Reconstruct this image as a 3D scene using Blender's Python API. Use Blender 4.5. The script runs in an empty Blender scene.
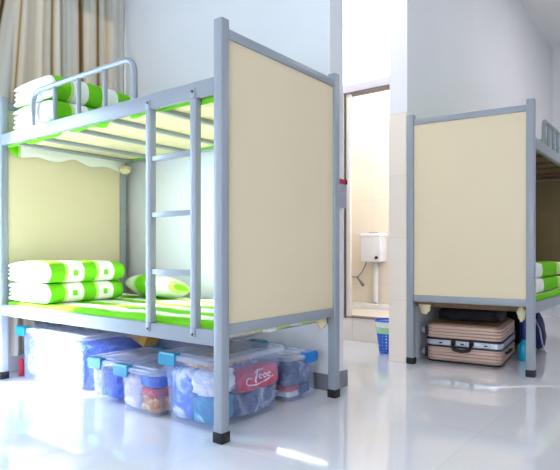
import bpy, bmesh, math, random
from mathutils import Vector, Matrix, noise
SC = bpy.context.scene
COL = SC.collection
PI = math.pi

# ------------------------------------------------------------------ materials
def lin(c):
    return tuple(((x/255)/12.92 if x/255 <= .04045 else ((x/255+.055)/1.055)**2.4) for x in c) + (1,)

def new_mat(name):
    m = bpy.data.materials.new(name); m.use_nodes = True
    nt = m.node_tree
    return m, nt, nt.nodes['Principled BSDF']

def plain(name, rgb, rough=.5, metal=0, var=.04, scale=8, bump=0, bscale=60, coat=0, spec=.5):
    m, nt, b = new_mat(name)
    b.inputs['Roughness'].default_value = rough
    b.inputs['Metallic'].default_value = metal
    b.inputs['Coat Weight'].default_value = coat
    b.inputs['Specular IOR Level'].default_value = spec
    tc = nt.nodes.new('ShaderNodeTexCoord')
    n = nt.nodes.new('ShaderNodeTexNoise'); n.inputs['Scale'].default_value = scale
    n.inputs['Detail'].default_value = 4
    nt.links.new(tc.outputs['Object'], n.inputs['Vector'])
    r = nt.nodes.new('ShaderNodeValToRGB')
    c = lin(rgb)
    r.color_ramp.elements[0].position = .3; r.color_ramp.elements[1].position = .7
    r.color_ramp.elements[0].color = tuple(x*(1-var) for x in c[:3]) + (1,)
    r.color_ramp.elements[1].color = tuple(min(1, x*(1+var)) for x in c[:3]) + (1,)
    nt.links.new(n.outputs['Fac'], r.inputs['Fac'])
    nt.links.new(r.outputs['Color'], b.inputs['Base Color'])
    if bump:
        n2 = nt.nodes.new('ShaderNodeTexNoise'); n2.inputs['Scale'].default_value = bscale
        nt.links.new(tc.outputs['Object'], n2.inputs['Vector'])
        bp = nt.nodes.new('ShaderNodeBump'); bp.inputs['Strength'].default_value = bump
        bp.inputs['Distance'].default_value = .01
        nt.links.new(n2.outputs['Fac'], bp.inputs['Height'])
        nt.links.new(bp.outputs['Normal'], b.inputs['Normal'])
    return m

def math_node(nt, op, a, b=None):
    n = nt.nodes.new('ShaderNodeMath'); n.operation = op
    for i, x in enumerate((a, b)):
        if x is None: continue
        if isinstance(x, (int, float)): n.inputs[i].default_value = x
        else: nt.links.new(x, n.inputs[i])
    return n.outputs[0]

def plaid(name, axis, period, duty, off, sq=None, border=None, green=(116, 206, 34), white=(246, 247, 240), pale=(196, 232, 130)):
    """lime green and white cotton: stripes across one axis with small squares in the white bands"""
    m, nt, b = new_mat(name)
    b.inputs['Roughness'].default_value = .85
    b.inputs['Specular IOR Level'].default_value = .15
    tc = nt.nodes.new('ShaderNodeTexCoord')
    sp = nt.nodes.new('ShaderNodeSeparateXYZ'); nt.links.new(tc.outputs['Object'], sp.inputs[0])
    wob = nt.nodes.new('ShaderNodeTexNoise'); wob.inputs['Scale'].default_value = 5
    nt.links.new(tc.outputs['Object'], wob.inputs['Vector'])
    w = math_node(nt, 'MULTIPLY', math_node(nt, 'SUBTRACT', wob.outputs['Fac'], .5), .03)
    x = math_node(nt, 'ADD', math_node(nt, 'ADD', sp.outputs[axis], off + 20*period), w)
    fr = math_node(nt, 'FRACT', math_node(nt, 'DIVIDE', x, period))
    g = math_node(nt, 'LESS_THAN', fr, duty)
    if border:
        nb = math_node(nt, 'MULTIPLY', math_node(nt, 'LESS_THAN', sp.outputs[1], border[0]), math_node(nt, 'GREATER_THAN', sp.outputs[1], .0655))
        g = math_node(nt, 'MULTIPLY', g, math_node(nt, 'MAXIMUM', nb, math_node(nt, 'LESS_THAN', sp.outputs[0], border[1])))
    edge = math_node(nt, 'MULTIPLY', math_node(nt, 'LESS_THAN', fr, duty*1.22), math_node(nt, 'MAXIMUM', math_node(nt, 'LESS_THAN', sp.outputs[1], border[0] if border else 99), math_node(nt, 'LESS_THAN', sp.outputs[0], border[1] if border else 99)))
    mx = nt.nodes.new('ShaderNodeMix'); mx.data_type = 'RGBA'
    mx.inputs[6].default_value = lin(white); mx.inputs[7].default_value = lin(pale)
    nt.links.new(edge, mx.inputs[0])
    m2 = nt.nodes.new('ShaderNodeMix'); m2.data_type = 'RGBA'
    m2.inputs[7].default_value = lin(green)
    nt.links.new(mx.outputs[2], m2.inputs[6]); nt.links.new(g, m2.inputs[0])
    out = m2.outputs[2]
    if sq:
        ax2, per2, c0 = sq
        y = math_node(nt, 'FRACT', math_node(nt, 'DIVIDE', math_node(nt, 'ADD', sp.outputs[ax2], 20*per2), per2))
        s1 = math_node(nt, 'LESS_THAN', math_node(nt, 'ABSOLUTE', math_node(nt, 'SUBTRACT', y, .5)), .14)
        s2 = math_node(nt, 'LESS_THAN', math_node(nt, 'ABSOLUTE', math_node(nt, 'SUBTRACT', fr, c0)), .07)
        s = math_node(nt, 'MULTIPLY', s1, s2)
        m3 = nt.nodes.new('ShaderNodeMix'); m3.data_type = 'RGBA'
        m3.inputs[7].default_value = lin(green)
        nt.links.new(out, m3.inputs[6]); nt.links.new(s, m3.inputs[0]); out = m3.outputs[2]
    nt.links.new(out, b.inputs['Base Color'])
    bn = nt.nodes.new('ShaderNodeTexNoise'); bn.inputs['Scale'].default_value = 26; bn.inputs['Detail'].default_value = 3
    nt.links.new(tc.outputs['Object'], bn.inputs['Vector'])
    bp = nt.nodes.new('ShaderNodeBump'); bp.inputs['Strength'].default_value = .35; bp.inputs['Distance'].default_value = .02
    nt.links.new(bn.outputs['Fac'], bp.inputs['Height']); nt.links.new(bp.outputs['Normal'], b.inputs['Normal'])
    return m

def tiles(name, rgb, joint, w, h, plane, rough=.25, jw=.004):
    """tiles: plane 'xy','yz' picks the two object axes"""
    m, nt, b = new_mat(name)
    b.inputs['Roughness'].default_value = rough
    tc = nt.nodes.new('ShaderNodeTexCoord')
    sp = nt.nodes.new('ShaderNodeSeparateXYZ'); nt.links.new(tc.outputs['Object'], sp.inputs[0])
    cb = nt.nodes.new('ShaderNodeCombineXYZ')
    nt.links.new(sp.outputs['xyz'.index(plane[0])], cb.inputs[0])
    nt.links.new(sp.outputs['xyz'.index(plane[1])], cb.inputs[1])
    br = nt.nodes.new('ShaderNodeTexBrick')
    br.offset = 0; br.inputs['Scale'].default_value = 1
    br.inputs['Brick Width'].default_value = w; br.inputs['Row Height'].default_value = h
    br.inputs['Mortar Size'].default_value = jw; br.inputs['Mortar Smooth'].default_value = .1
    c = lin(rgb)
    br.inputs['Color1'].default_value = c
    br.inputs['Color2'].default_value = tuple(x*.965 for x in c[:3]) + (1,)
    br.inputs['Mortar'].default_value = lin(joint)
    nt.links.new(cb.outputs[0], br.inputs['Vector'])
    nz = nt.nodes.new('ShaderNodeTexNoise'); nz.inputs['Scale'].default_value = 2.2; nz.inputs['Detail'].default_value = 6
    nt.links.new(tc.outputs['Object'], nz.inputs['Vector'])
    mx = nt.nodes.new('ShaderNodeMix'); mx.data_type = 'RGBA'; mx.blend_type = 'MULTIPLY'
    mx.inputs[0].default_value = .08
    nt.links.new(br.outputs['Color'], mx.inputs[6]); nt.links.new(nz.outputs['Color'], mx.inputs[7])
    nt.links.new(mx.outputs[2], b.inputs['Base Color'])
    return m, nt, b

def clear_plastic(name, rgb, alpha=.5, rough=.12):
    m, nt, b = new_mat(name)
    b.inputs['Base Color'].default_value = lin(rgb)
    b.inputs['Roughness'].default_value = rough
    tc = nt.nodes.new('ShaderNodeTexCoord')
    n = nt.nodes.new('ShaderNodeTexNoise'); n.inputs['Scale'].default_value = 14; n.inputs['Detail'].default_value = 4
    nt.links.new(tc.outputs['Object'], n.inputs['Vector'])
    mr = nt.nodes.new('ShaderNodeMapRange')
    mr.inputs['To Min'].default_value = alpha-.03; mr.inputs['To Max'].default_value = alpha+.03
    mr.inputs['From Min'].default_value = .3; mr.inputs['From Max'].default_value = .7
    nt.links.new(n.outputs['Fac'], mr.inputs['Value'])
    nt.links.new(mr.outputs[0], b.inputs['Alpha'])
    return m

def curtain_mat():
    m, nt, b = new_mat('striped_curtain_cloth')
    nt.nodes.remove(b)
    uv = nt.nodes.new('ShaderNodeTexCoord')
    sp = nt.nodes.new('ShaderNodeSeparateXYZ'); nt.links.new(uv.outputs['UV'], sp.inputs[0])
    n = nt.nodes.new('ShaderNodeTexNoise'); n.noise_dimensions = '1D'
    n.inputs['Scale'].default_value = 15; n.inputs['Detail'].default_value = 1.5
    nt.links.new(sp.outputs[0], n.inputs['W'])
    r = nt.nodes.new('ShaderNodeValToRGB')
    e = r.color_ramp.elements
    e[0].position = .30; e[0].color = lin((92, 70, 46))
    e[1].position = .62; e[1].color = lin((202, 201, 196))
    for p, c in ((.37, (126, 106, 76)), (.42, (176, 166, 144)), (.50, (198, 193, 180))):
        q = e.new(p); q.color = lin(c)
    nt.links.new(n.outputs['Fac'], r.inputs['Fac'])
    d = nt.nodes.new('ShaderNodeBsdfDiffuse'); t = nt.nodes.new('ShaderNodeBsdfTranslucent')
    nt.links.new(r.outputs[0], d.inputs[0])
    gm = nt.nodes.new('ShaderNodeMix'); gm.data_type = 'RGBA'; gm.blend_type = 'MULTIPLY'; gm.inputs[0].default_value = 1
    gm.inputs[7].default_value = (1, .82, .6, 1)
    nt.links.new(r.outputs[0], gm.inputs[6]); nt.links.new(gm.outputs[2], t.inputs[0])
    mx = nt.nodes.new('ShaderNodeMixShader'); mx.inputs[0].default_value = .03
    nt.links.new(d.outputs[0], mx.inputs[1]); nt.links.new(t.outputs[0], mx.inputs[2])
    nt.links.new(mx.outputs[0], nt.nodes['Material Output'].inputs[0])
    return m

M = {}
M['wall'] = plain('white_wall_paint', (237, 238, 241), .7, var=.015, scale=2, bump=.03, bscale=120)
M['ceiling'] = plain('white_ceiling_paint', (240, 240, 240), .8, var=.01)
M['steel'] = plain('grey_blue_painted_steel', (152, 159, 166), .35, var=.02, scale=5)
M['board'] = plain('cream_end_board', (232, 216, 180), .5, var=.015, scale=3)
M['deck'] = plain('cream_plywood', (228, 212, 172), .6, var=.05, scale=6)
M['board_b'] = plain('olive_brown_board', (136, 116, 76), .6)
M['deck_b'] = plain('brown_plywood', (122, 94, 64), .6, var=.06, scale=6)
M['rubber'] = plain('black_rubber', (22, 22, 24), .6)
M['bolt'] = plain('zinc_bolt', (96, 100, 108), .35, metal=.8)
M['mattress'] = plain('cream_ticking', (226, 214, 178), .9, bump=.2)
M['cream_cloth'] = plain('cream_cloth', (232, 220, 178), .9, bump=.2, bscale=40)
M['base_tile'] = plain('grey_skirting_tile', (128, 130, 138), .35, var=.05)
M['sheet'] = plaid('striped_bed_sheet', 0, .22, .45, .0, border=(1.83, .12))
M['sheet_b'] = plaid('striped_bed_sheet_of_second_bed', 1, .22, .5, .04)
M['quilt'] = plaid('plaid_quilt', 0, .215, .42, .026, sq=(2, .118, .72))
M['quilt_r'] = plaid('plaid_quilt_of_second_bed', 0, .9, .6, .28)
M['quilt_b'] = plaid('plaid_quilt_of_upper_bunk', 0, .215, .46, .095)
M['pillow'] = plaid('plaid_pillow', 1, .30, .36, .05)
M['bin'] = clear_plastic('clear_bin_plastic', (196, 212, 250), .13)
M['lid'] = clear_plastic('clear_lid_plastic', (210, 222, 250), .36, .2)
M['latch'] = plain('turquoise_latch_plastic', (6, 132, 166), .3)
M['latch_blue'] = plain('blue_latch_plastic', (16, 128, 214), .3)
M['bag_film'] = clear_plastic('clear_bag_film', (190, 208, 236), .45)
M['white_plastic'] = plain('white_plastic', (244, 246, 248), .25)
M['alu'] = plain('white_aluminium_frame', (208, 204, 214), .4)
M['dark_alu'] = plain('dark_seal', (110, 96, 96), .5)
M['cistern'] = plain('white_cistern_plastic', (236, 238, 248), .25)
M['black'] = plain('black_plastic', (16, 16, 18), .35)
M['hose'] = plain('grey_hose', (176, 168, 168), .35, metal=.3)
M['blue_basket'] = plain('blue_basket_plastic', (44, 112, 222), .35)
M['green_band'] = plain('pale_green_band', (172, 228, 176), .4)
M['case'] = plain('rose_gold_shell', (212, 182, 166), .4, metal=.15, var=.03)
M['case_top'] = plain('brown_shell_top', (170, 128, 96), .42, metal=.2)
M['silver'] = plain('silver_band', (196, 200, 212), .3, metal=.5)
M['card'] = plain('grey_card', (176, 176, 192), .6, var=.12, scale=40)
M['red'] = plain('red_header', (200, 36, 66), .5)
M['tan_card'] = plain('tan_cardboard', (206, 162, 84), .8, var=.06)
M['navy'] = plain('navy_cloth', (18, 32, 96), .6, var=.2, bump=.3)
M['navy_plastic'] = plain('navy_bottle_plastic', (20, 44, 130), .3)
M['cyan_plastic'] = plain('cyan_bottle_plastic', (20, 168, 200), .3)
M['black_cloth'] = plain('black_bag_cloth', (26, 26, 32), .7, var=.2, bump=.3)
def cloth(name, rgb): 
    if name not in M: M[name] = plain(name, rgb, .85, var=.12, scale=14, bump=.4, bscale=22)
    return M[name]
M['curtain'] = curtain_mat()
M['floor'], _nt, _b = tiles('polished_floor_tile', (240, 241, 246), (224, 226, 232), .8, .8, 'xy', .07, .002)
_b.inputs['Specular IOR Level'].default_value = .7
_b.inputs['Coat Weight'].default_value = .6; _b.inputs['Coat Roughness'].default_value = .04
M['tile_yz'], _, _ = tiles('cream_wall_tile', (248, 238, 224), (236, 227, 213), .30, .45, 'yz', .3, .003)
M['tile_xz'], _, _ = tiles('cream_wall_tile_side', (248, 238, 224), (236, 227, 213), .30, .45, 'xz', .3, .003)
M['tile_riser'], _, _ = tiles('cream_riser_tile', (246, 238, 228), (226, 218, 208), .30, .45, 'yz', .3, .003)

m, nt, b = new_mat('lit_frosted_pane')
b.inputs['Base Color'].default_value = (.9, .95, 1, 1); b.inputs['Roughness'].default_value = .5
b.inputs['Emission Color'].default_value = (.93, .97, 1, 1); b.inputs['Emission Strength'].default_value = 1.1
M['pane'] = m

# ------------------------------------------------------------------ geometry helpers
def xform(geom_verts, mat):
    for v in geom_verts: v.co = mat @ v.co

def add_box(bm, x0, x1, y0, y1, z0, z1, bev=0, seg=2, mat=None):
    r = bmesh.ops.create_cube(bm, size=1)
    vs = r['verts']
    for v in vs:
        v.co = Vector((x0+(v.co.x+.5)*(x1-x0), y0+(v.co.y+.5)*(y1-y0), z0+(v.co.z+.5)*(z1-z0)))
    if bev:
        es = list({e for v in vs for e in v.link_edges})
        rr = bmesh.ops.bevel(bm, geom=es, offset=bev, segments=seg, affect='EDGES', profile=.5)
        vs = list({v for f in rr['faces'] for v in f.verts} | {v for v in vs if v.is_valid})
    if mat: xform(vs, mat)
    return vs

def rrect(hx, hy, r, n=5):
    pts = []
    for cx, cy, a0 in ((hx-r, hy-r, 0), (-hx+r, hy-r, PI/2), (-hx+r, -hy+r, PI), (hx-r, -hy+r, 1.5*PI)):
        for i in range(n+1):
            a = a0 + PI/2*i/n
            pts.append((cx+r*math.cos(a), cy+r*math.sin(a)))
    return pts

def add_loft(bm, rings, cap0=True, cap1=True, mat=None):
    """rings: list of lists of 3D points, same length"""
    R = []
    for ring in rings:
        R.append([bm.verts.new(Vector(p) if mat is None else mat @ Vector(p)) for p in ring])
    n = len(R[0])
    for a, c in zip(R[:-1], R[1:]):
        for i in range(n):
            bm.faces.new((a[i], a[(i+1) % n], c[(i+1) % n], c[i]))
    if cap0: bm.faces.new(R[0][::-1])
    if cap1: bm.faces.new(R[-1])
    return R

def add_tube(bm, pts, r, n=10, closed=False, cap=True):
    pts = [Vector(p) for p in pts]
    rings = []
    up = None
    for i, p in enumerate(pts):
        a = pts[max(i-1, 0)]; c = pts[min(i+1, len(pts)-1)]
        t = (c-a).normalized()
        if up is None: up = Vector((0, 0, 1)) if abs(t.z) < .9 else Vector((1, 0, 0))
        s = t.cross(up).normalized(); up = s.cross(t).normalized()
        rr = r[i] if isinstance(r, (list, tuple)) else r
        rings.append([p + (s*math.cos(2*PI*k/n)+up*math.sin(2*PI*k/n))*rr for k in range(n)])
    add_loft(bm, rings, cap, cap)

def add_lathe(bm, prof, c, n=24, mat=None):
    rings = [[(c[0]+r*math.cos(2*PI*k/n), c[1]+r*math.sin(2*PI*k/n), c[2]+z) for k in range(n)] for r, z in prof]
    add_loft(bm, rings, True, True, mat)

def empty(name, loc):
    o = bpy.data.objects.new(name, None); COL.objects.link(o)
    o.location = loc; o.empty_display_size = .1
    return o

WORLD = {}
def obj(name, bm, mat, parent=None, origin=None, smooth=False, kind=None):
    """links the bmesh (given in world coordinates) as one mesh object"""
    o0 = Vector((0, 0, 0))
    if parent is not None: o0 = WORLD[parent.name]
    elif origin is not None: o0 = Vector(origin)
    for v in bm.verts: v.co -= o0
    bmesh.ops.recalc_face_normals(bm, faces=bm.faces)
    me = bpy.data.meshes.new(name); bm.to_mesh(me); bm.free()
    o = bpy.data.objects.new(name, me); COL.objects.link(o)
    me.materials.append(mat)
    if smooth:
        for p in me.polygons: p.use_smooth = True
    if parent is not None:
        o.parent = parent; WORLD[o.name] = o0
    else:
        o.location = o0; WORLD[o.name] = o0
    if kind: o['kind'] = kind
    return o

def smooth_by_angle(o, deg=35):
    me = o.data
    bm = bmesh.new(); bm.from_mesh(me)
    for f in bm.faces: f.smooth = True
    for e in bm.edges:
        e.smooth = not (len(e.link_faces) == 2 and e.calc_face_angle(0) > math.radians(deg))
    bm.to_mesh(me); bm.free()

def thing(name, label, cat, loc, group=None):
    o = empty(name, loc); WORLD[o.name] = Vector(loc)
    return tag(o, label, cat, group)

def tag(o, label, cat, group=None):
    o['label'] = label; o['category'] = cat
    if group: o['group'] = group
    return o

def BM(): return bmesh.new()

def struct(name, mat, *boxes):
    bm = BM()
    for bx in boxes: add_box(bm, *bx)
    return obj(name, bm, mat, kind='structure')

def subsurf(o, lv=1):
    m = o.modifiers.new('s', 'SUBSURF'); m.levels = lv; m.render_levels = lv
def solid(o, t, off=0):
    m = o.modifiers.new('t', 'SOLIDIFY'); m.thickness = t; m.offset = off

# ------------------------------------------------------------------ the setting (x into the room's depth, y along the left bed, z up)
WB = 1.02            # back wall face
CEIL = 3.75
struct('floor', M['floor'], (-3.2, 7, -3.2, 2.3, -.1, 0))
struct('ceiling', M['ceiling'], (-3.2, 7, -3.2, 2.3, CEIL, CEIL+.1))
struct('wall_back', M['wall'], (WB, WB+.145, .114, 2.06, 0, CEIL))
struct('wall_left', M['wall'],
       (-3.2, -3.0, 2.06, 2.2, 0, CEIL), (-3.0, -1.0, 2.06, 2.2, 0, .9), (-3.0, -1.0, 2.06, 2.2, 2.7, CEIL), (-1.0, -.95, 2.06, 2.2, 0, CEIL), (-.95, -.29, 2.06, 2.2, 2.0, CEIL), (-.29, -.12, 2.06, 2.2, 0, CEIL),
       (-.12, .88, 2.06, 2.2, 0, .9), (-.12, .88, 2.06, 2.2, 2.7, CEIL), (.88, 7, 2.06, 2.2, 0, CEIL))
struct('wall_right', M['wall'], (2.02, 7, .09, .228, 0, CEIL))
struct('wall_near', M['wall'], (-3.2, 7, -3.3, -3.2, 0, CEIL))
struct('wall_front', M['wall'], (-3.3, -3.2, -3.2, 2.2, 0, CEIL))
struct('wall_far', M['wall'], (7, 7.1, -3.2, 2.3, 0, CEIL))
struct('baseboard_back', M['base_tile'], (WB-.012, WB, .114, 2.06, 0, .092))
struct('baseboard_end', M['base_tile'], (WB-.012, WB+.18, .102, .1135, 0, .092))
struct('trim_1', M['tile_yz'], (2.008, 2.0195, .09, .228, 0, 1.803))      # tiled pier face
# window behind the curtain
bm = BM()
for a in ((-.12, -.07, .9, 2.7), (.83, .88, .9, 2.7), (.355, .405, .9, 2.7)): add_box(bm, a[0], a[1], 2.09, 2.14, a[2], a[3])
for z in (.9, 2.65): add_box(bm, -.12, .88, 2.09, 2.14, z, z+.05)
obj('window_1', bm, M['alu'], kind='structure')
# washroom
struct('wall_washroom_front', M['tile_riser'], (2.65, 2.74, .23, 2.06, 0, .205), (2.65, 2.74, .23, .44, .21, 2.235), (2.65, 2.685, .972, 2.06, .205, 2.235))
struct('wall_washroom_back', M['tile_yz'], (3.58, 3.68, .23, 2.06, 0, 2.42))
struct('trim_2', M['wall'], (3.585, 3.685, .23, 2.06, 2.42, CEIL))        # white strip above the tiles
struct('wall_washroom_side', M['tile_xz'], (2.74, 3.58, 1.55, 1.65, 0, CEIL))
struct('floor_washroom', M['tile_riser'], (2.74, 3.58, .23, 1.55, 0, .205))
struct('trim_3', M['white_plastic'], (3.40, 3.578, .23, 1.55, .206, .25))   # white kerb at the foot of the tiled wall
bm = BM()
add_box(bm, 2.63, 2.75, .23, 1.40, 2.235, 2.305, .004)
dr = obj('door_1', bm, M['alu'], kind='structure')
bm = BM(); add_box(bm, 2.628, 2.75, .966, .978, .2, 2.235); add_box(bm, 2.628, 2.75, .45, .966, 2.226, 2.2345); add_box(bm, 2.64, 2.75, .45, .966, .206, .214)
bm2 = BM(); add_box(bm2, 2.645, 2.685, .925, .9655, .21, 2.2255, .004); obj('trim_5', bm2, M['tile_yz'], kind='structure')
obj('trim_4', bm, M['dark_alu'], kind='structure')
bm = BM(); add_box(bm, 2.68, 2.70, .23, 2.0, 2.306, CEIL)
obj('window_2', bm, M['pane'], kind='structure')

m, nt, b = new_mat('sun_diffuser_sheet')  # translucent sheet for the added pane that scatters the sun
t = nt.nodes.new('ShaderNodeBsdfTranslucent'); t.inputs[0].default_value = (.13, .15, .17, 1)
nt.links.new(t.outputs[0], nt.nodes['Material Output'].inputs[0]); nt.nodes.remove(b)
M['diffuser'] = m
bm = BM(); add_box(bm, -3.0, -1.0, 2.12, 2.126, .9, 2.7)  # unseen pane added to keep direct sun off the foreground floor
obj('sun_diffuser_pane', bm, M['diffuser'], kind='structure')

# curtain
def make_curtain():
    bm = BM(); uvl = bm.loops.layers.uv.new('UVMap')
    nx, nz = 260, 40
    rnd = random.Random(4)
    ph = [rnd.random()*6 for _ in range(6)]
    V = []
    for j in range(nz+1):
        z = .12 + (2.8-.12)*j/nz
        row = []
        for i in range(nx+1):
            s = i/nx
            u = 1.008 - 1.11*s
            q = s*1.11
            fold = math.sin(q*2*PI/.16 + ph[0] + 1.5*math.sin(q*7+ph[1])) + .45*math.sin(q*2*PI/.061+ph[2])
            fl = .55+.45*min(1, (2.9-z)/1.2)
            v = 1.986 + .023*fold*fl + .004*math.sin(z*3+q*14)
            u += .010*math.sin(q*2*PI/.145+ph[0]+1.2)*fl + .004*math.sin(z*2.3+q*20)
            w = max(0, min(1, (.30-u)/.28))
            u -= w*max(0, 2.45-z)*.22*min(1, max(0, (z-1.2)/.5))
            row.append(bm.verts.new((u, v, z)))
        V.append(row)
    for j in range(nz):
        for i in range(nx):
            f = bm.faces.new((V[j][i], V[j][i+1], V[j+1][i+1], V[j+1][i]))
            f.smooth = True
            for lp, (a, c) in zip(f.loops, ((i, j), (i+1, j), (i+1, j+1), (i, j+1))): lp[uvl].uv = (a/nx, c/nz)
    o = obj('curtain', bm, M['curtain'], origin=(.4, 2.0, .12), smooth=True)
    tag(o, 'beige and brown pleated curtain hanging behind the left bunk bed', 'curtain')
make_curtain()

# ------------------------------------------------------------------ bunk beds
PS = .048            # post size
def make_bed(label, XF, W, L, loc, guard, ladder, deck, far_mat):
    """XF maps bed coordinates (x across from the open side to the wall, y along, z) to the world"""
    root = thing('bunk_bed', label, 'bunk bed', loc, None)
    def part(name, bm, mat, parent=root, ang=35, sm=True):
        for v in bm.verts: v.co = Vector(XF(*v.co))
        o = obj(name, bm, mat, parent)
        if sm: smooth_by_angle(o, ang)
        return o
    H = 1.776
    for x in (0, W-PS):
        for y in (0, L-PS):
            bm = BM(); add_box(bm, x, x+PS, y, y+PS, .012, H, .005)
            p = part('post', bm, M['steel'])
            bm = BM(); add_box(bm, x-.003, x+PS+.003, y-.003, y+PS+.003, 0, .046, .004)
            part('foot', bm, M['rubber'], p)
    for z0, z1 in ((.402, .469), (1.463, 1.534)):
        for x in (0, W-.03):
            bm = BM(); add_box(bm, x, x+.03, PS, L-PS, z0, z1, .005)
            part('side_rail', bm, M['steel'])
    for y in (0, L-PS):
        for z0, z1 in ((.446, .493), (1.700, 1.741)):
            bm = BM(); add_box(bm, PS, W-PS, y+.006, y+.042, z0, z1, .004)
            part('end_rail', bm, M['steel'])
        bm = BM(); add_box(bm, PS-.002, W-PS+.002, y+.016, y+.032, .4925, 1.7005)
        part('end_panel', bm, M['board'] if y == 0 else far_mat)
        for z0, z1 in ((1.463, 1.50),):
            yy = y+.044 if y == 0 else y-.010
            bm = BM(); add_box(bm, .031, W-.031, yy, yy+.014, z0, z1)
            part('end_rail', bm, M['steel'])
    for zz in (.424, 1.485):
        bm = BM()
        n = 6; w = (W-.09)/n
        for i in range(n): add_box(bm, .045+i*w, .045+(i+1)*w-.004, .06, L-.06, zz, zz+.014)
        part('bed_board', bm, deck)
        for y in (.14, .46, .82, 1.17, 1.54, 1.80):
            bm = BM(); add_box(bm, .0305, W-.0305, y-.016, y+.016, zz-.022, zz-.0005, .003)
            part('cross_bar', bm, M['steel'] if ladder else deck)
    # guard rail: bent tube with bars
    y0, y1, zt, ny = guard
    bm = BM(); rc = .07 if ladder else .03; x = .016; pts = [(x, y0, 1.530), (x, y0, zt-rc)]
    for i in range(1, 7):
        a = PI/2*i/6; pts.append((x, y0+rc-rc*math.cos(a), zt-rc+rc*math.sin(a)))
    for i in range(0, 7):
        a = PI/2*(1-i/6); pts.append((x, y1-rc+rc*math.cos(a), zt-rc+rc*math.sin(a)))
    pts.append((x, y1, 1.530))
    add_tube(bm, pts, .0145, 12)
    g = part('guard_rail', bm, M['steel'], sm=True, ang=60)
    for i in range(1, ny+1):
        y = y0+(y1-y0)*i/(ny+1)
        bm = BM(); add_tube(bm, [(x, y, 1.530), (x, y, zt-.006)], .0125, 10)
        part('bar', bm, M['steel'], g, 60)
    # ladder
    if ladder:
        ya, yb = ladder
        lad = None
        for y in (ya, yb):
            bm = BM(); add_box(bm, -.004, .030, y-.018, y+.018, .4695, 1.4625, .004)
            o = part('ladder', bm, M['steel']) if lad is None else part('stile', bm, M['steel'], lad)
            lad = lad or o
            for z0, z1 in ((1.4625, 1.505), (.430, .4695)):
                bm = BM(); add_box(bm, -.006, -.0005, y-.013, y+.013, z0, z1, .001)
                t = part('hook_plate', bm, M['steel'], lad)
                zc = 1.492 if z0 > 1 else .442
                bm = BM(); add_tube(bm, [(-.0058, y, zc), (-.011, y, zc)], .006, 8)
                part('bolt', bm, M['bolt'], lad)
        for z in (.707, .971, 1.232):
            bm = BM(); add_box(bm, .001, .026, min(ya, yb)+.0181, max(ya, yb)-.0181, z-.0125, z+.0125, .004)
            part('rung', bm, M['steel'], lad)
    return root

LW, LL = .94, 1.94
make_bed('blue-grey steel bunk bed with ladder and cream end boards, nearer and left', lambda x, y, z: (x, y, z), LW, LL, (0, 0, 0), (.592, 1.535, 1.737, 3), (.168, .467), M['deck'], M['board'])
SK = .0976
RW = .828
def XR(x, y, z): return (2.076 + y - SK*x, -.744 + x, z)
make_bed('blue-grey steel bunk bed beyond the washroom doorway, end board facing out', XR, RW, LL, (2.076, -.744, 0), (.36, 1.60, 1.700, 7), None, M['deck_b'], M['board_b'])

# ------------------------------------------------------------------ bedding
def fbm(x, y, s=1.0, o=0): return noise.noise(Vector((x*s+o, y*s-o, o*.7)))

def make_sheet(name, label, mat, XF, W, L, zt, zdeck, hem, loc, group=None):
    """cotton sheet lying on a thin mattress with its hem hanging inside the rails; hem(side, t) -> lowest z"""
    bm = BM(); nx, ny = 26, 60
    x0, x1, y0, y1 = .040, W-.042, .064, L-.064
    def P(i, j): return x0+(x1-x0)*i/nx, y0+(y1-y0)*j/ny
    G = []
    for i in range(nx+1):
        row = []
        for j in range(ny+1):
            x, y = P(i, j)
            z = zt + .006*fbm(x, y, 5, 3) + .004*fbm(x, y, 13, 1)
            e = min(i, nx-i, j, ny-j)
            if e == 0: z -= .006
            row.append(bm.verts.new(XF(x, y, z)))
        G.append(row)
    for i in range(nx):
        for j in range(ny): bm.faces.new((G[i][j], G[i+1][j], G[i+1][j+1], G[i][j+1]))
    loop = [(i, 0, 'near', i/nx) for i in range(nx)] + [(nx, j, 'wall', j/ny) for j in range(ny)] + \
           [(i, ny, 'far', i/nx) for i in range(nx, 0, -1)] + [(0, j, 'open', j/ny) for j in range(ny, 0, -1)]
    prev = None; first = None
    for (i, j, side, t) in loop:
        x, y = P(i, j); zb = hem(side, t); col = [G[i][j]]
        for k in range(1, 5):
            f = k/4
            dx = dy = 0
            w = .003*math.sin(t*60+k)*f
            if side == 'near': dy = -.004 + w
            if side == 'far': dy = .004 + w
            if side == 'open': dx = -.004*min(1, f*2) + abs(w)*.3
            if side == 'wall': dx = .004 + w*.3
            z = (zt-.008)*(1-f) + zb*f
            col.append(bm.verts.new(XF(x+dx, y+dy, z)))
        if prev:
            for k in range(4): bm.faces.new((prev[k], col[k], col[k+1], prev[k+1]))
        else: first = col
        prev = col
    for k in range(4): bm.faces.new((prev[k], first[k], first[k+1], prev[k+1]))
    o = obj(name, bm, mat, origin=loc, smooth=True); solid(o, .003)
    tag(o, label, 'bed sheet', group)
    return o

def make_mattress(label, XF, W, L, z0, z1, loc):
    bm = BM(); add_box(bm, .050, W-.052, .072, L-.072, z0, z1, .006)
    for v in bm.verts: v.co = Vector(XF(*v.co))
    o = obj('mattress', bm, M['mattress'], origin=loc); tag(o, label, 'mattress')

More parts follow.
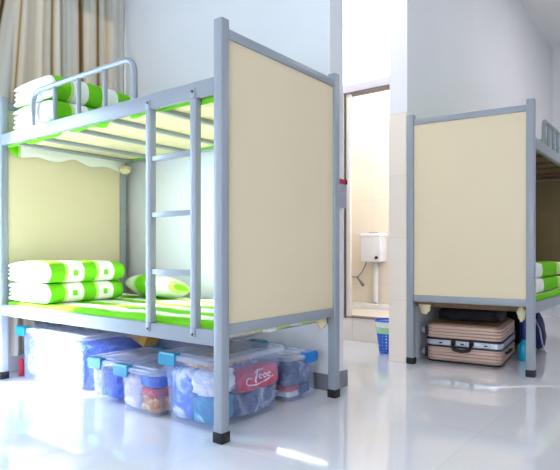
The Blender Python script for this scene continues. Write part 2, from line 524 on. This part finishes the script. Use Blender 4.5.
def XL(x, y, z): return (x, y, z)
make_mattress('thin cream mattress on the lower deck of the left bunk bed', XL, LW, LL, .4385, .482, (.47, .97, .4385))
make_mattress('thin cream mattress on the upper deck of the left bunk bed', XL, LW, LL, 1.4995, 1.540, (.47, .97, 1.4995))
make_mattress('thin cream mattress on the lower deck of the right bunk bed', XR, RW, LL, .4385, .482, (3, -.3, .4385))
make_mattress('thin cream mattress on the upper deck of the right bunk bed', XR, RW, LL, 1.4995, 1.526, (3, -.3, 1.4995))
def hem_up(side, t):
    if side == 'open':
        a = 1.456 - .012*max(0, math.sin(t*17+.6)) - .006*math.sin(t*47)
        return a + (.02 if .33 < t < .42 or .62 < t < .66 else 0)
    if side == 'far': return 1.432 - .022*abs(math.sin(t*5+.4)) - .012*math.sin(t*21)
    if side == 'near': return 1.45
    return 1.475
def hem_low(side, t):
    if side == 'near': return .434 - .014*math.sin(t*PI)**2 - .006*math.sin(t*19)
    return .452
make_sheet('bed_sheet', 'green and white striped sheet on the lower bunk behind the ladder', M['sheet'], XL, LW, LL, .490, .438, hem_low, (0, 0, 0))
make_sheet('bed_sheet', 'green and white sheet drooping under the rail of the left upper bunk', M['sheet'], XL, LW, LL, 1.548, 1.4995, hem_up, (0, 0, 0))
make_sheet('bed_sheet', 'green and white sheet on the right bunk bed, lower level', M['sheet_b'], XR, RW, LL, .490, .438, lambda s, t: .441 if s == 'near' else .452, (2.1, -.744, 0))
make_sheet('bed_sheet', 'green and white sheet on the right bunk bed, upper level', M['sheet_b'], XR, RW, LL, 1.532, 1.4995, lambda s, t: 1.47, (2.1, -.744, 0))

def make_quilt(label, mat, x0, x1, y0, y1, z0, z1, seed, group, axis='x'):
    """quilt folded in four: outer C-fold round an inner fold; the round fold faces -y, the layered ends face +-x"""
    H = z1-z0; t = H/4
    bm = BM()
    nx = 22
    def fold(yf, yb, za, zb, th, ybend):
        """thick C profile in (y,z): lower layer, round front, upper layer"""
        zc = (za+zb)/2; R = (zb-za)/2; r = R-th
        out = [(yb, za), (yb*.6+yf*.4, za-.001)]
        inn = [(yb, za+th), (yb*.6+yf*.4, za+th)]
        for k in range(0, 9):
            a = -PI/2 - PI*k/8
            out.append((yf+R+R*math.cos(a)*1.0, zc+R*math.sin(a)))
            inn.append((yf+R+max(r, .003)*math.cos(a), zc+max(r, .003)*math.sin(a)))
        out += [(yb*.6+yf*.4, zb+.004), (yb, zb-.006)]; inn += [(yb*.6+yf*.4, zb-th), (yb, zb-th-.004)]
        return out + inn[::-1]
    for (yf, yb, za, zb, th) in ((y0, y1, z0, z1, t*.97), (y0+t*1.15, y1-.012, z0+t*1.03, z1-t*1.03, t*.93)):
        prof = fold(yf, yb, za, zb, th, 0)
        rings = []
        for i in range(nx+1):
            f = i/nx; x = x0+(x1-x0)*f
            e = min(f, 1-f)*2
            sq = 1-.16*(1-min(1, e*4.5))**2
            ring = []
            zc = (za+zb)/2
            for (y, z) in prof:
                n1 = .010*fbm(x*1.0, y, 6, seed) + .004*fbm(x, y+z, 17, seed+5)
                zz = zc+(z-zc)*sq
                top = (z-z0)/H
                if axis == 'x': p = (x, y + n1*.8, zz + n1*top + .006*top*math.sin(f*PI))
                else: p = (y + n1*.8, x, zz+n1*top)
                ring.append(p)
            rings.append(ring)
        add_loft(bm, rings)
    o = obj('folded_quilt', bm, mat, origin=((x0+x1)/2, (y0+y1)/2, z0) if axis == 'x' else ((y0+y1)/2, (x0+x1)/2, z0), smooth=True)
    subsurf(o, 1)
    tag(o, label, 'quilt', group)
    return o
g = 'folded quilts on the left bunk bed'
make_quilt('folded green and white quilt lying directly on the left lower bunk', M['quilt'], .012, .57, 1.40, 1.87, .494, .610, 2, g)
make_quilt('folded green and white quilt, upper of the two on the left lower bunk', M['quilt'], .004, .565, 1.385, 1.865, .614, .738, 7, g)
make_quilt('folded green and white quilt behind the guard rail, lower of the pair', M['quilt_b'], .036, .70, 1.36, 1.87, 1.552, 1.690, 4, g)
make_quilt('folded green and white quilt behind the guard rail, upper of the pair', M['quilt_b'], .036, .71, 1.37, 1.865, 1.694, 1.838, 9, g)
g = 'folded quilts on the right bunk bed'
make_quilt('folded green and white quilt on the right lower bunk, bottom of the pair', M['quilt_r'], -.66, -.20, 2.40, 3.7, .494, .600, 12, g, 'y')
make_quilt('folded green and white quilt on the right lower bunk, top of the pair', M['quilt_r'], -.65, -.21, 2.41, 3.7, .604, .715, 15, g, 'y')
make_quilt('folded green and white quilt behind the bars of the right upper bunk', M['quilt'], -.66, -.53, 2.85, 3.7, 1.552, 1.67, 17, g, 'y')

def make_pillow(label, cx, cy, cz, hx, hy, hz, rotz, tilt):
    bm = BM(); n, m = 36, 20
    rings = []
    mt = Matrix.Translation((cx, cy, cz)) @ Matrix.Rotation(rotz, 4, 'Z') @ Matrix.Rotation(tilt, 4, 'Y')
    for j in range(1, m):
        ph = -PI/2+PI*j/m
        ring = []
        for i in range(n):
            a = 2*PI*i/n
            ca, sa = math.cos(a), math.sin(a)
            k = (abs(ca)**3.2+abs(sa)**3.2)**(-1/3.2)
            rr = abs(math.cos(ph))**.55
            x, y = k*ca*rr*hx, k*sa*rr*hy
            z = hz*math.sin(ph)*(abs(math.sin(ph))**.1)*(1-.35*(k*rr-.5 if k*rr > .5 else 0)) + .006*fbm(x, y, 12, 2)
            ring.append((x, y, z))
        rings.append(ring)
    add_loft(bm, rings, mat=mt)
    o = obj('pillow', bm, M['pillow'], origin=(cx, cy, cz-hz), smooth=True)
    tag(o, label, 'pillow')
make_pillow('green and white pillow on the lower bunk against the wall', .77, 1.33, .564, .14, .25, .072, 0, .25)

# knotted sheet corners peeping out below the end boards
def make_knot(label, c, s, mat, seed):
    bm = BM()
    bmesh.ops.create_icosphere(bm, subdivisions=3, radius=1)
    for v in bm.verts:
        n = noise.noise(v.co*2.2+Vector((seed, 0, 0)))
        k = 1+.35*n
        z = v.co.z
        taper = .8+.2*(z*.5+.5)
        v.co = Vector((c[0]+v.co.x*s[0]*k*taper, c[1]+v.co.y*s[1]*k*taper, c[2]+z*s[2]*k))
    o = obj('cloth_corner', bm, mat, origin=c, smooth=True)
    tag(o, label, 'cloth')
make_knot('bunched cream cloth corner under the left bed end board', (.85, .06, .415), (.05, .02, .034), M['cream_cloth'], 3)
make_knot('bunched cream cloth at the far corner of the left upper bunk', (.86, 1.80, 1.405), (.05, .045, .032), M['cream_cloth'], 5)
make_knot('cream cloth corner hanging above the left end of the suitcase', (2.10, -.01, .40), (.02, .045, .05), M['cream_cloth'], 8)
make_knot('cream cloth corner hanging beside the nearest post of the right bed', (2.13, -.655, .395), (.02, .028, .05), M['cream_cloth'], 11)

# ------------------------------------------------------------------ storage bins
def make_bin(label, x0, x1, y0, y1, h, tap, latches, latch_mat, contents, group='clear storage bins under the left bed'):
    """lid footprint x0..x1, y0..y1; the body tapers in by tap at the floor; latches: list of (side, position)"""
    cx, cy = (x0+x1)/2, (y0+y1)/2; hx, hy = (x1-x0)/2, (y1-y0)/2
    root = thing('storage_bin', label, 'storage bin', (cx, cy, 0), group)
    th = .004; lip = .022
    def ring(dx, r, z): return [(cx+p[0], cy+p[1], z) for p in rrect(hx-dx, hy-dx, r)]
    bm = BM()
    zb = h-.035
    rings = [ring(tap+.014, .03, .002), ring(tap+.003, .036, .006), ring(tap, .04, .016)]
    for k in range(1, 7):
        f = k/6; rings.append(ring(tap*(1-f)+lip*f, .04, .016+(zb-.02-.016)*f))
    rings += [ring(.010, .045, zb-.018), ring(.008, .045, zb), ring(.016, .04, zb), ring(lip+th, .036, zb-.02)]
    for k in range(1, 5):
        f = k/4; rings.append(ring((tap+th)*f+(lip+th)*(1-f), .036, (zb-.02)*(1-f)+.012*f))
    add_loft(bm, rings)
    o = obj('body', bm, M['bin'], root); smooth_by_angle(o, 40)
    bm = BM()
    rings = [ring(.006, .045, zb+.002), ring(0, .05, zb+.004), ring(0, .05, zb+.020), ring(.006, .046, zb+.027),
             ring(.026, .04, zb+.027), ring(.034, .036, zb+.018), ring(.060, .03, zb+.018), ring(.066, .03, zb+.026)]
    add_loft(bm, rings)
    o = obj('lid', bm, M['lid'], root); smooth_by_angle(o, 40)
    for side, pos in latches:
        bm = BM()
        w = .055
        prof = [(.030, zb+.034), (-.003, zb+.035), (-.009, zb+.028), (-.010, zb-.018), (-.006, zb-.024), (-.001, zb-.018), (-.001, zb+.0275), (.030, zb+.0285)]
        rings = []
        for s in (-w, -w*.9, w*.9, w):
            k = 1 if abs(s) < w else .8
            rr = []
            for d, z in prof:
                zz = zb+(z-zb)*k
                if side == '-x': rr.append((x0+d, pos+s, zz))
                elif side == '+x': rr.append((x1-d, pos+s, zz))
                elif side == '-y': rr.append((pos+s, y0+d, zz))
                else: rr.append((pos+s, y1-d, zz))
            rings.append(rr)
        add_loft(bm, rings)
        o = obj('latch', bm, latch_mat, root); smooth_by_angle(o, 30)
    for (name, lab, cat, mat, c, s, seed) in contents:
        make_cloth(name, lab, cat, mat, c, s, seed)
    return root

def make_cloth(name, lab, cat, mat, c, s, seed):
    """crumpled folded cloth: squarish lump with creases; c = centre of its base, s = half sizes (z: full height)"""
    bm = BM(); bmesh.ops.create_icosphere(bm, subdivisions=4, radius=1)
    for v in bm.verts:
        p = v.co.copy()
        k = (abs(p.x)**7+abs(p.y)**7+abs(p.z)**7)**(-1/7)
        q = p*k
        n = noise.noise(q*1.7+Vector((seed*3.1, seed, 0)))*.10 + abs(noise.noise(q*3.0+Vector((0, seed*2.3, seed))))*-.20 + .06
        q = q*(1+n)
        q.x = max(-1, min(1, q.x)); q.y = max(-1, min(1, q.y)); q.z = max(-1, min(1, q.z))
        v.co = Vector((c[0]+q.x*s[0], c[1]+q.y*s[1], c[2]+(q.z+1)/2*s[2]))
    o = obj(name, bm, mat, origin=c, smooth=True)
    tag(o, lab, cat)
    return o

def cloth2(name, c1, c2, c3=None, scale=9, pos=(.44, .52)):
    """crumpled patterned cloth: patches of two or three colours"""
    m, nt, b = new_mat(name)
    b.inputs['Roughness'].default_value = .7
    tc = nt.nodes.new('ShaderNodeTexCoord')
    n = nt.nodes.new('ShaderNodeTexNoise'); n.inputs['Scale'].default_value = scale; n.inputs['Detail'].default_value = 2.5
    n.inputs['Distortion'].default_value = 1.2
    nt.links.new(tc.outputs['Object'], n.inputs['Vector'])
    r = nt.nodes.new('ShaderNodeValToRGB')
    e = r.color_ramp.elements
    e[0].position = pos[0]; e[0].color = lin(c1); e[1].position = pos[1]; e[1].color = lin(c2)
    if c3: q = e.new(pos[1]+.10); q.color = lin(c3)
    nt.links.new(n.outputs['Fac'], r.inputs['Fac']); nt.links.new(r.outputs[0], b.inputs['Base Color'])
    n2 = nt.nodes.new('ShaderNodeTexNoise'); n2.inputs['Scale'].default_value = 18; n2.inputs['Distortion'].default_value = 1.5
    nt.links.new(tc.outputs['Object'], n2.inputs['Vector'])
    bp = nt.nodes.new('ShaderNodeBump'); bp.inputs['Strength'].default_value = .9; bp.inputs['Distance'].default_value = .03
    nt.links.new(n2.outputs['Fac'], bp.inputs['Height']); nt.links.new(bp.outputs['Normal'], b.inputs['Normal'])
    M[name] = m
    return m
CB = cloth2('pale_blue_cloth', (70, 120, 220), (150, 180, 240), (236, 240, 250), 9)
CW = cloth2('white_cloth', (200, 205, 225), (246, 246, 250), None, 8)
CBL = cloth2('blue_cloth', (16, 60, 200), (36, 100, 224), (90, 150, 240), 7, (.42, .56))
CT = cloth2('teal_cloth', (0, 120, 176), (0, 166, 200), (210, 236, 246), 10, (.42, .58))
CR = cloth2('red_bag_cloth', (206, 14, 70), (226, 40, 84), None, 8)
CTAN = cloth2('tan_cloth', (200, 130, 60), (232, 186, 110), (246, 224, 170), 12)
CGR = cloth2('grey_blue_cloth', (46, 62, 110), (96, 112, 150), (190, 196, 214), 9, (.44, .56))
CPK = cloth2('pale_pink_cloth', (206, 200, 230), (246, 214, 206), (250, 240, 238), 9)
CDB = cloth2('dark_blue_cloth', (14, 30, 84), (30, 60, 130), None, 9)
CRED = cloth2('dark_red_cloth', (190, 24, 40), (226, 70, 60), None, 10)
CPU = cloth2('lilac_cloth', (120, 120, 200), (176, 168, 220), (226, 222, 240), 9)
make_bin('long clear bin of blue clothes in bright sunlight at far left', .075, .58, 1.12, 1.86, .335, .03, [('+y', .33), ('-x', 1.79)], M['latch'], [
    ('clothes', 'pale blue clothes inside the long bin at far left', 'clothes', CB, (.325, 1.64, .02), (.215, .175, .25), 1),
    ('clothes', 'blue clothes in the long bin, at its end beside the low bin', 'clothes', CBL, (.325, 1.305, .02), (.215, .15, .24), 2)])
make_bin('low clear bin with turquoise latch and blue clothes, second from left', .065, .50, .80, 1.095, .235, .03, [('-x', .985), ('+x', .985)], M['latch'], [
    ('clothes', 'white rolled cloth in the low bin beside the long bin', 'clothes', CW, (.195, 1.015, .02), (.095, .042, .15), 3),
    ('clothes', 'blue folded cloth in the low bin beside the long bin', 'clothes', CBL, (.195, .902, .02), (.095, .066, .155), 4),
    ('clothes', 'grey blue cloth at the back of the low bin beside the long bin', 'clothes', CGR, (.375, .945, .02), (.08, .105, .155), 5)])
make_bin('low clear bin holding pink, blue and tan clothes, third from left', .03, .49, .455, .79, .238, .032, [('-x', .715), ('+x', .62)], M['latch'], [
    ('clothes', 'pale pink cloth in the third bin from the left', 'clothes', CPK, (.17, .685, .02), (.10, .066, .165), 6),
    ('clothes', 'tan cloth in the third bin from the left, low at the right', 'clothes', CTAN, (.17, .553, .02), (.10, .062, .075), 7),
    ('clothes', 'blue cloth on top of the tan and red cloth in the third bin', 'clothes', CBL, (.17, .553, .138), (.105, .066, .055), 8),
    ('clothes', 'red cloth pressed between tan and blue cloth in the third bin', 'clothes', CRED, (.17, .553, .096), (.10, .062, .040), 9),
    ('clothes', 'lilac cloth at the back of the third bin from the left', 'clothes', CPU, (.36, .62, .02), (.085, .125, .165), 10)])
make_bin('large clear bin behind the nearest bed post with red bag inside', .035, .583, .085, .465, .335, .04, [('-x', .375), ('+x', .28)], M['latch'], [
    ('clothes', 'pale blue and white clothes filling the large bin, nearest the left', 'clothes', CB, (.19, .345, .02), (.098, .072, .235), 11),
    ('clothes', 'white clothes at the front of the large bin, above the teal', 'clothes', CW, (.165, .205, .15), (.085, .062, .11), 12),
    ('clothes', 'teal clothes low in the large bin beside the nearest post', 'clothes', CT, (.165, .205, .02), (.075, .066, .125), 13),
    ('clothes', 'blue grey clothes at the bottom of the large bin', 'clothes', CGR, (.405, .26, .02), (.145, .125, .11), 14),
    ('clothes', 'pale blue clothes at the back of the large bin', 'clothes', CB, (.43, .335, .135), (.13, .07, .11), 24),
    ('clothes', 'tan cloth lying at the top of the large bin', 'clothes', CTAN, (.30, .30, .255), (.16, .10, .030), 15)])
# red bag with white script in the large bin
bag_c = Vector((.40, .165, .135))
bag = make_cloth('cloth_bag', 'red cloth bag with a white script mark in the large bin', 'bag', CR, tuple(bag_c), (.145, .048, .105), 16)
bm = BM()
def stroke(pts, r=.0035):
    add_tube(bm, [(x-.06, .1155, z) for x, z in pts], r, 6)
stroke([(.37+.02*math.cos(a), .185+.016*math.sin(a)) for a in [i*.4+.6 for i in range(12)]])
stroke([(.43, .235), (.425, .21), (.415, .185), (.42, .172)], .005); stroke([(.41, .222), (.44, .23), (.47, .232)], .003)
for i in range(3):
    stroke([(.455+i*.032+.011*math.cos(a), .197+.010*math.sin(a)) for a in [k*.5 for k in range(12)]], .003)
stroke([(.36, .168), (.42, .162), (.50, .172), (.55, .185)], .003)
o = obj('script_mark', bm, CW, bag, smooth=True)

make_bin('small clear bin with blue latch in the corner by the wall', .64, .925, .122, .50, .252, .008, [('-y', .835)], M['latch_blue'], [
    ('clothes', 'grey blue clothes in the corner bin by the wall', 'clothes', CGR, (.78, .31, .075), (.105, .16, .12), 17),
    ('clothes', 'dark blue clothes at the right of the corner bin', 'clothes', CDB, (.835, .31, .02), (.05, .15, .05), 18),
    ('clothes', 'white packet at the bottom of the corner bin', 'clothes', CW, (.728, .29, .02), (.05, .135, .03), 19),
    ('clothes', 'dark red cloth above the white packet in the corner bin', 'clothes', CRED, (.728, .29, .052), (.05, .135, .022), 20)])
# bag bundle behind the low bins
root = thing('plastic_bag', 'bulging clear plastic bag of bedding behind the low bins', 'bag', (.74, 1.05, 0))
bm = BM(); bmesh.ops.create_icosphere(bm, subdivisions=4, radius=1)
for v in bm.verts:
    q = v.co*(1+.10*noise.noise(v.co*2.5+Vector((4, 0, 1)))+.04*noise.noise(v.co*7))
    v.co = Vector((.74+q.x*.14, 1.08+q.y*.36, max(0, .15+q.z*.17)))
obj('film', bm, M['bag_film'], root, smooth=True)
make_cloth('bedding', 'blue bedding inside the clear plastic bag', 'bedding', CBL, (.74, 1.20, .02), (.09, .15, .24), 22)
make_cloth('bedding', 'lilac bedding inside the clear plastic bag', 'bedding', CPU, (.74, .93, .02), (.09, .13, .22), 23)
bm = BM()
add_box(bm, -.05, .05, -.075, .075, -.035, .035, .002, mat=Matrix.Translation((.53, 1.165, .268)) @ Matrix.Rotation(.35, 4, 'X') @ Matrix.Rotation(.25, 4, 'Y'))
o = obj('carton', bm, M['tan_card'], origin=(.53, 1.165, .24)); tag(o, 'small tan carton tilted behind the low bins', 'carton')
bm = BM(); add_lathe(bm, [(.014, 0), (.016, .004), (.016, .10), (.010, .112), (.006, .114)], (.13, 1.895, 0), 16)
o = obj('bottle', bm, M['red'], origin=(.13, 1.895, 0), smooth=True); tag(o, 'small red bottle on the floor between far post and long bin', 'bottle')

# ------------------------------------------------------------------ suitcase and things under the right bed
def suitcase():
    A = Matrix.Translation((2.205, -.244, 0)) @ Matrix.Rotation(math.radians(6.2), 4, 'Z')   # local: x depth 0..D, y width
    D, hw = .66, .262
    root = thing('suitcase', 'rose gold hard suitcase with silver band lying flat under right bed', 'suitcase', (2.435, -.22, 0))
    def rr(dx, z, r=.045): return [(D/2+p[0], p[1], z) for p in rrect(D/2-dx, hw-dx, r)]
    def shell(z0, z1, up, name, mat):
        bm = BM(); rings = []
        n = 40
        zs = [i/n for i in range(n+1)]
        for f in zs:
            z = z0+(z1-z0)*f
            g = abs(math.sin(f*PI*4.5)); groove = .009*(1-min(1, g*2.2))
            e = (f if not up else 1-f)
            rnd = .03*(1-min(1, e/.16))**2
            rings.append(rr(.004+groove+rnd, z))
        add_loft(bm, rings, mat=A)
        o = obj(name, bm, mat, root); smooth_by_angle(o, 45)
    shell(.006, .112, False, 'lower_shell', M['case']); shell(.176, .278, True, 'upper_shell', M['case'])
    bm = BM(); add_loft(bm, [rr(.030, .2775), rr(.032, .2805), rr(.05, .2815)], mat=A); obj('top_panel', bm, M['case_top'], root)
    for z0, z1 in ((.112, .124), (.164, .176)):
        bm = BM(); add_loft(bm, [rr(0, z0), rr(-.003, z0+.002), rr(-.003, z1-.002), rr(0, z1)], mat=A); obj('trim_strip', bm, M['black'], root)
    bm = BM(); add_loft(bm, [rr(.003, .124), rr(.001, .128), rr(.001, .160), rr(.003, .164)], mat=A); obj('metal_band', bm, M['silver'], root)
    # handle on the front
    bm = BM()
    pts = [(-.004, .005, .128)]
    pts = [(-.006, -.062, .150), (-.030, -.062, .128), (-.042, -.050, .108), (-.042, .0, .100), (-.042, .050, .108), (-.030, .062, .128), (-.006, .062, .150)]
    sp = []
    for i in range(len(pts)-1):
        for k in range(4):
            f = k/4; sp.append(tuple(pts[i][j]*(1-f)+pts[i+1][j]*f for j in range(3)))
    sp.append(pts[-1])
    add_tube(bm, [A @ Vector((p[0], p[1]-.0, p[2])) for p in sp], .013, 10)
    obj('handle', bm, M['black'], root, smooth=True)
    for y in (-.062, .062):
        bm = BM(); add_box(bm, -.012, .002, y-.016, y+.016, .136, .164, .003, mat=A); obj('handle_mount', bm, M['black'], root)
    for y in (-.16, .0, .15):
        bm = BM(); add_box(bm, -.008, .003, y-.028, y+.028, .131, .157, .003, mat=A); l = obj('latch', bm, M['silver'], root)
        bm = BM(); add_box(bm, -.010, -.0079, y-.012, y+.012, .139, .149, .001, mat=A); obj('lock_dial', bm, M['black'], l)
    # side handle and corner guards
    bm = BM(); add_tube(bm, [A @ Vector(p) for p in ((.15, -hw, .08), (.16, -hw-.022, .09), (.25, -hw-.026, .09), (.31, -hw-.022, .09), (.32, -hw, .08))], .009, 8)
    obj('side_handle', bm, M['black'], root, smooth=True)
    bm = BM(); add_loft(bm, [rr(.032, .001), rr(.010, .004), rr(.004, .010), rr(.006, .0135)], mat=A); obj('edge_strip', bm, M['black'], root)
    for x in (.06, D-.06):
        for z in (.06, .222):
            bm = BM(); add_box(bm, x-.034, x+.034, hw-.006, hw+.016, z-.034, z+.034, .008, mat=A); hb = obj('wheel_housing', bm, M['black'], root)
            bm = BM(); add_tube(bm, [A @ Vector((x-.014, hw+.024, z)), A @ Vector((x+.014, hw+.024, z))], .024, 16)
            obj('wheel', bm, M['card'], hb, smooth=True)
    return root
suitcase()
make_cloth('bag', 'flat black bag lying on top of the suitcase', 'bag', M['black_cloth'], (2.56, -.20, .283), (.17, .22, .09), 31)
bm = BM(); add_lathe(bm, [(.034, 0), (.038, .006), (.038, .105), (.030, .125), (.018, .132), (.018, .15), (.016, .152)], (2.62, -.553, 0), 20)
o = obj('bottle', bm, M['cyan_plastic'], origin=(2.62, -.553, 0), smooth=True); tag(o, 'cyan bottle on the floor beside the suitcase', 'bottle')
bm = BM(); add_lathe(bm, [(.032, 0), (.036, .008), (.036, .25), (.030, .27), (.024, .275), (.024, .31), (.020, .315)], (2.93, -.487, 0), 20)
o = obj('bottle', bm, M['navy_plastic'], origin=(2.93, -.487, 0), smooth=True); tag(o, 'tall navy bottle standing behind the cyan bottle', 'bottle')
root = thing('tote_bag', 'navy cloth bag with strap under the right bed rail', 'bag', (3.22, -.55, 0))
b0 = BM(); bmesh.ops.create_icosphere(b0, subdivisions=4, radius=1)
for v in b0.verts:
    p = v.co; k = (abs(p.x)**3+abs(p.y)**3+abs(p.z)**3)**(-1/3); q = p*k
    q = q*(1+.12*noise.noise(q*2.3))
    v.co = Vector((3.22+q.x*.10, -.50+q.y*.07*(1-.35*q.z), max(0, .155+q.z*.15)))
obj('bag_body', b0, M['navy'], root, smooth=True)
bm = BM(); add_tube(bm, [(3.12, -.52, .26), (3.10, -.56, .18), (3.08, -.58, .09), (3.06, -.60, .02), (3.02, -.63, .008)], .006, 8)
obj('strap', bm, M['silver'], root, smooth=True)
make_cloth('bag', 'black bag on the floor farther under the right bed', 'bag', M['black_cloth'], (3.48, -.20, 0), (.15, .20, .32), 37)

# ------------------------------------------------------------------ washroom fittings
root = thing('cistern', 'white wall-hung cistern with black button in the tiled washroom', 'cistern', (3.578, 1.13, .62))
bm = BM()
def rr2(hy, hx, r, z): return [(3.50+p[0], 1.135+p[1], z) for p in rrect(hx, hy, r)]
add_loft(bm, [rr2(.105, .06, .02, .692), rr2(.122, .07, .025, .70), rr2(.126, .072, .025, .80), rr2(.126, .074, .025, .955)])
o = obj('tank', bm, M['cistern'], root); smooth_by_angle(o, 40)
bm = BM(); add_loft(bm, [rr2(.130, .077, .027, .957), rr2(.132, .078, .027, .975), rr2(.120, .068, .02, .992)])
o = obj('tank_lid', bm, M['cistern'], root); smooth_by_angle(o, 40)
bm = BM(); add_box(bm, 3.49, 3.515, 1.087, 1.187, .993, 1.003, .002); obj('lid_slot', bm, M['base_tile'], root)
bm = BM(); add_tube(bm, [(3.427, 1.062, .738), (3.412, 1.062, .738)], .016, 14); obj('button', bm, M['black'], root, smooth=True)
bm = BM(); add_tube(bm, [(3.54, 1.13, .69), (3.54, 1.13, .26), (3.52, 1.13, .252)], .028, 14); obj('flush_pipe', bm, M['white_plastic'], root, smooth=True)
root = thing('spray_hose', 'grey hand spray hose hanging on the washroom tiles', 'hose', (3.57, 1.33, .45))
bm = BM()
pts = []
P0 = [(3.56, 1.252, .69), (3.55, 1.265, .64), (3.55, 1.30, .58), (3.55, 1.36, .520), (3.55, 1.41, .524), (3.56, 1.455, .54)]
for i in range(len(P0)-1):
    for k in range(6):
        f = k/6; pts.append(tuple(P0[i][j]*(1-f)+P0[i+1][j]*f for j in range(3)))
pts.append(P0[-1])
for _ in range(3): pts = [pts[0]] + [tuple((pts[i-1][j]+pts[i][j]*2+pts[i+1][j])/4 for j in range(3)) for i in range(1, len(pts)-1)] + [pts[-1]]
add_tube(bm, pts, .008, 8); obj('hose', bm, M['hose'], root, smooth=True)
bm = BM(); add_tube(bm, [(3.55, 1.36, .520), (3.54, 1.325, .490), (3.53, 1.29, .455), (3.52, 1.272, .440)], [.010, .010, .016, .018], 10)
obj('spray_head', bm, M['base_tile'], root, smooth=True)

# waste basket with lattice wall
def basket():
    c = (2.285, .378); h = .265
    root = thing('waste_basket', 'blue lattice waste basket with pale green band by the tiled pier', 'basket', (c[0], c[1], 0))
    def R(z): return .060+.036*z/h
    n = 30
    def wall(z0, z1, rows, holes):
        bm = BM(); V = []
        for j in range(rows+1):
            z = z0+(z1-z0)*j/rows
            V.append([bm.verts.new((c[0]+R(z)*math.cos(2*PI*i/n), c[1]+R(z)*math.sin(2*PI*i/n), z)) for i in range(n)])
        for j in range(rows):
            for i in range(n):
                if holes and i % 2 == 0 and j % 2 == 1: continue
                bm.faces.new((V[j][i], V[j][(i+1) % n], V[j+1][(i+1) % n], V[j+1][i]))
        return bm
    bm = wall(0.004, .160, 13, True)
    bm.faces.new([bm.verts.new((c[0]+R(0)*math.cos(2*PI*i/n), c[1]+R(0)*math.sin(2*PI*i/n), .004)) for i in range(n)])
    o = obj('lattice_wall', bm, M['blue_basket'], root); solid(o, .003)
    bm = wall(.160, .208, 3, False); o = obj('band', bm, M['green_band'], root); solid(o, .004)
    bm = wall(.208, .255, 3, False); o = obj('upper_wall', bm, M['white_plastic'], root); solid(o, .003)
    bm = BM(); add_tube(bm, [(c[0]+R(.258)*math.cos(2*PI*i/32), c[1]+R(.258)*math.sin(2*PI*i/32), .259) for i in range(33)], .008, 8)
    obj('rim', bm, M['blue_basket'], root, smooth=True)
basket()

# notice card on the wall end
root = thing('notice_card', 'small grey notice card with red header on the wall end', 'card', (1.13, .11, 1.14))
bm = BM(); add_box(bm, 1.08, 1.178, .100, .1135, 1.06, 1.21, .004); obj('card', bm, M['card'], root)
bm = BM(); add_box(bm, 1.09, 1.160, .094, .1135, 1.200, 1.228, .003); obj('header', bm, M['red'], root)
bm = BM(); add_box(bm, 1.1605, 1.186, .094, .1135, 1.200, 1.228, .003); obj('clip', bm, M['black'], root)

# ------------------------------------------------------------------ light
w = bpy.data.worlds.new('World'); SC.world = w; w.use_nodes = True
bg = w.node_tree.nodes['Background']
bg.inputs[0].default_value = (.86, .93, 1, 1); bg.inputs[1].default_value = 1.0

def light(kind, name, loc, direction, energy, color, **kw):
    d = bpy.data.lights.new(name, kind); d.energy = energy; d.color = color
    for k, v in kw.items(): setattr(d, k, v)
    o = bpy.data.objects.new(name, d); COL.objects.link(o); o.location = loc
    o.rotation_euler = Vector(direction).to_track_quat('-Z', 'Y').to_euler()
    return o
light('SUN', 'sun', (-3, 5, 4), (.62, -.62, -.40), 40, (1, .98, .95), angle=math.radians(5))
light('AREA', 'daylight_door', (-.62, 2.05, 1.0), (.1, -1, -.05), 44, (.54, .74, 1), shape='RECTANGLE', size=.6, size_y=1.95)
light('AREA', 'side_fill', (-3.15, -.9, 1.4), (1, .1, -.05), 72, (.87, .91, 1), shape='RECTANGLE', size=2.0, size_y=1.8)  # added fill against the solid wall behind the camera, no window there
light('AREA', 'overhead_fill', (-.4, -1.7, 3.7), (0, 0, -1), 2, (1, .95, .90), shape='RECTANGLE', size=1.2, size_y=1.2)  # added overhead fill, no fixture known here
light('AREA', 'overhead_fill', (4.6, -1.9, 3.7), (0, 0, -1), 30, (1, .96, .95), shape='RECTANGLE', size=1.2, size_y=1.2)  # second added overhead fill, brightens the right wall
light('AREA', 'corridor_fill', (1.75, 1.1, 3.7), (0, .0, -1), 20, (1, .97, .95), shape='RECTANGLE', size=.5, size_y=.5)  # fill added to brighten the corridor floor and riser
light('AREA', 'washroom_side_fill', (3.1, .26, 1.5), (.25, 1, -.1), 11, (1, .98, .95), shape='RECTANGLE', size=.6, size_y=1.6)  # added fill beside a solid wall, lifts the tiles from the right
light('AREA', 'washroom_top_fill', (3.0, .9, 3.6), (0, .1, -1), 9, (1, .96, .90), shape='RECTANGLE', size=.6, size_y=1.0)  # fill added above to brighten the washroom

# ------------------------------------------------------------------ camera
cd = bpy.data.cameras.new('camera'); cam = bpy.data.objects.new('camera', cd); COL.objects.link(cam)
cam.location = (-1.6406, -1.5597, .8)
cam.rotation_euler = (PI/2, 0, .65320 - PI/2)
cd.sensor_width = 36; cd.lens = 543.81/560*36
cd.shift_y = (251.66-235)/560
cd.clip_start = .05
SC.camera = cam
vs = SC.view_settings
vs.view_transform = 'Standard'; vs.look = 'None'; vs.exposure = .2; vs.gamma = 1; vs.use_curve_mapping = False
SC.cycles.use_denoising = True; SC.cycles.caustics_reflective = False; SC.cycles.caustics_refractive = False
SC.cycles.max_bounces = 8; SC.cycles.transparent_max_bounces = 16
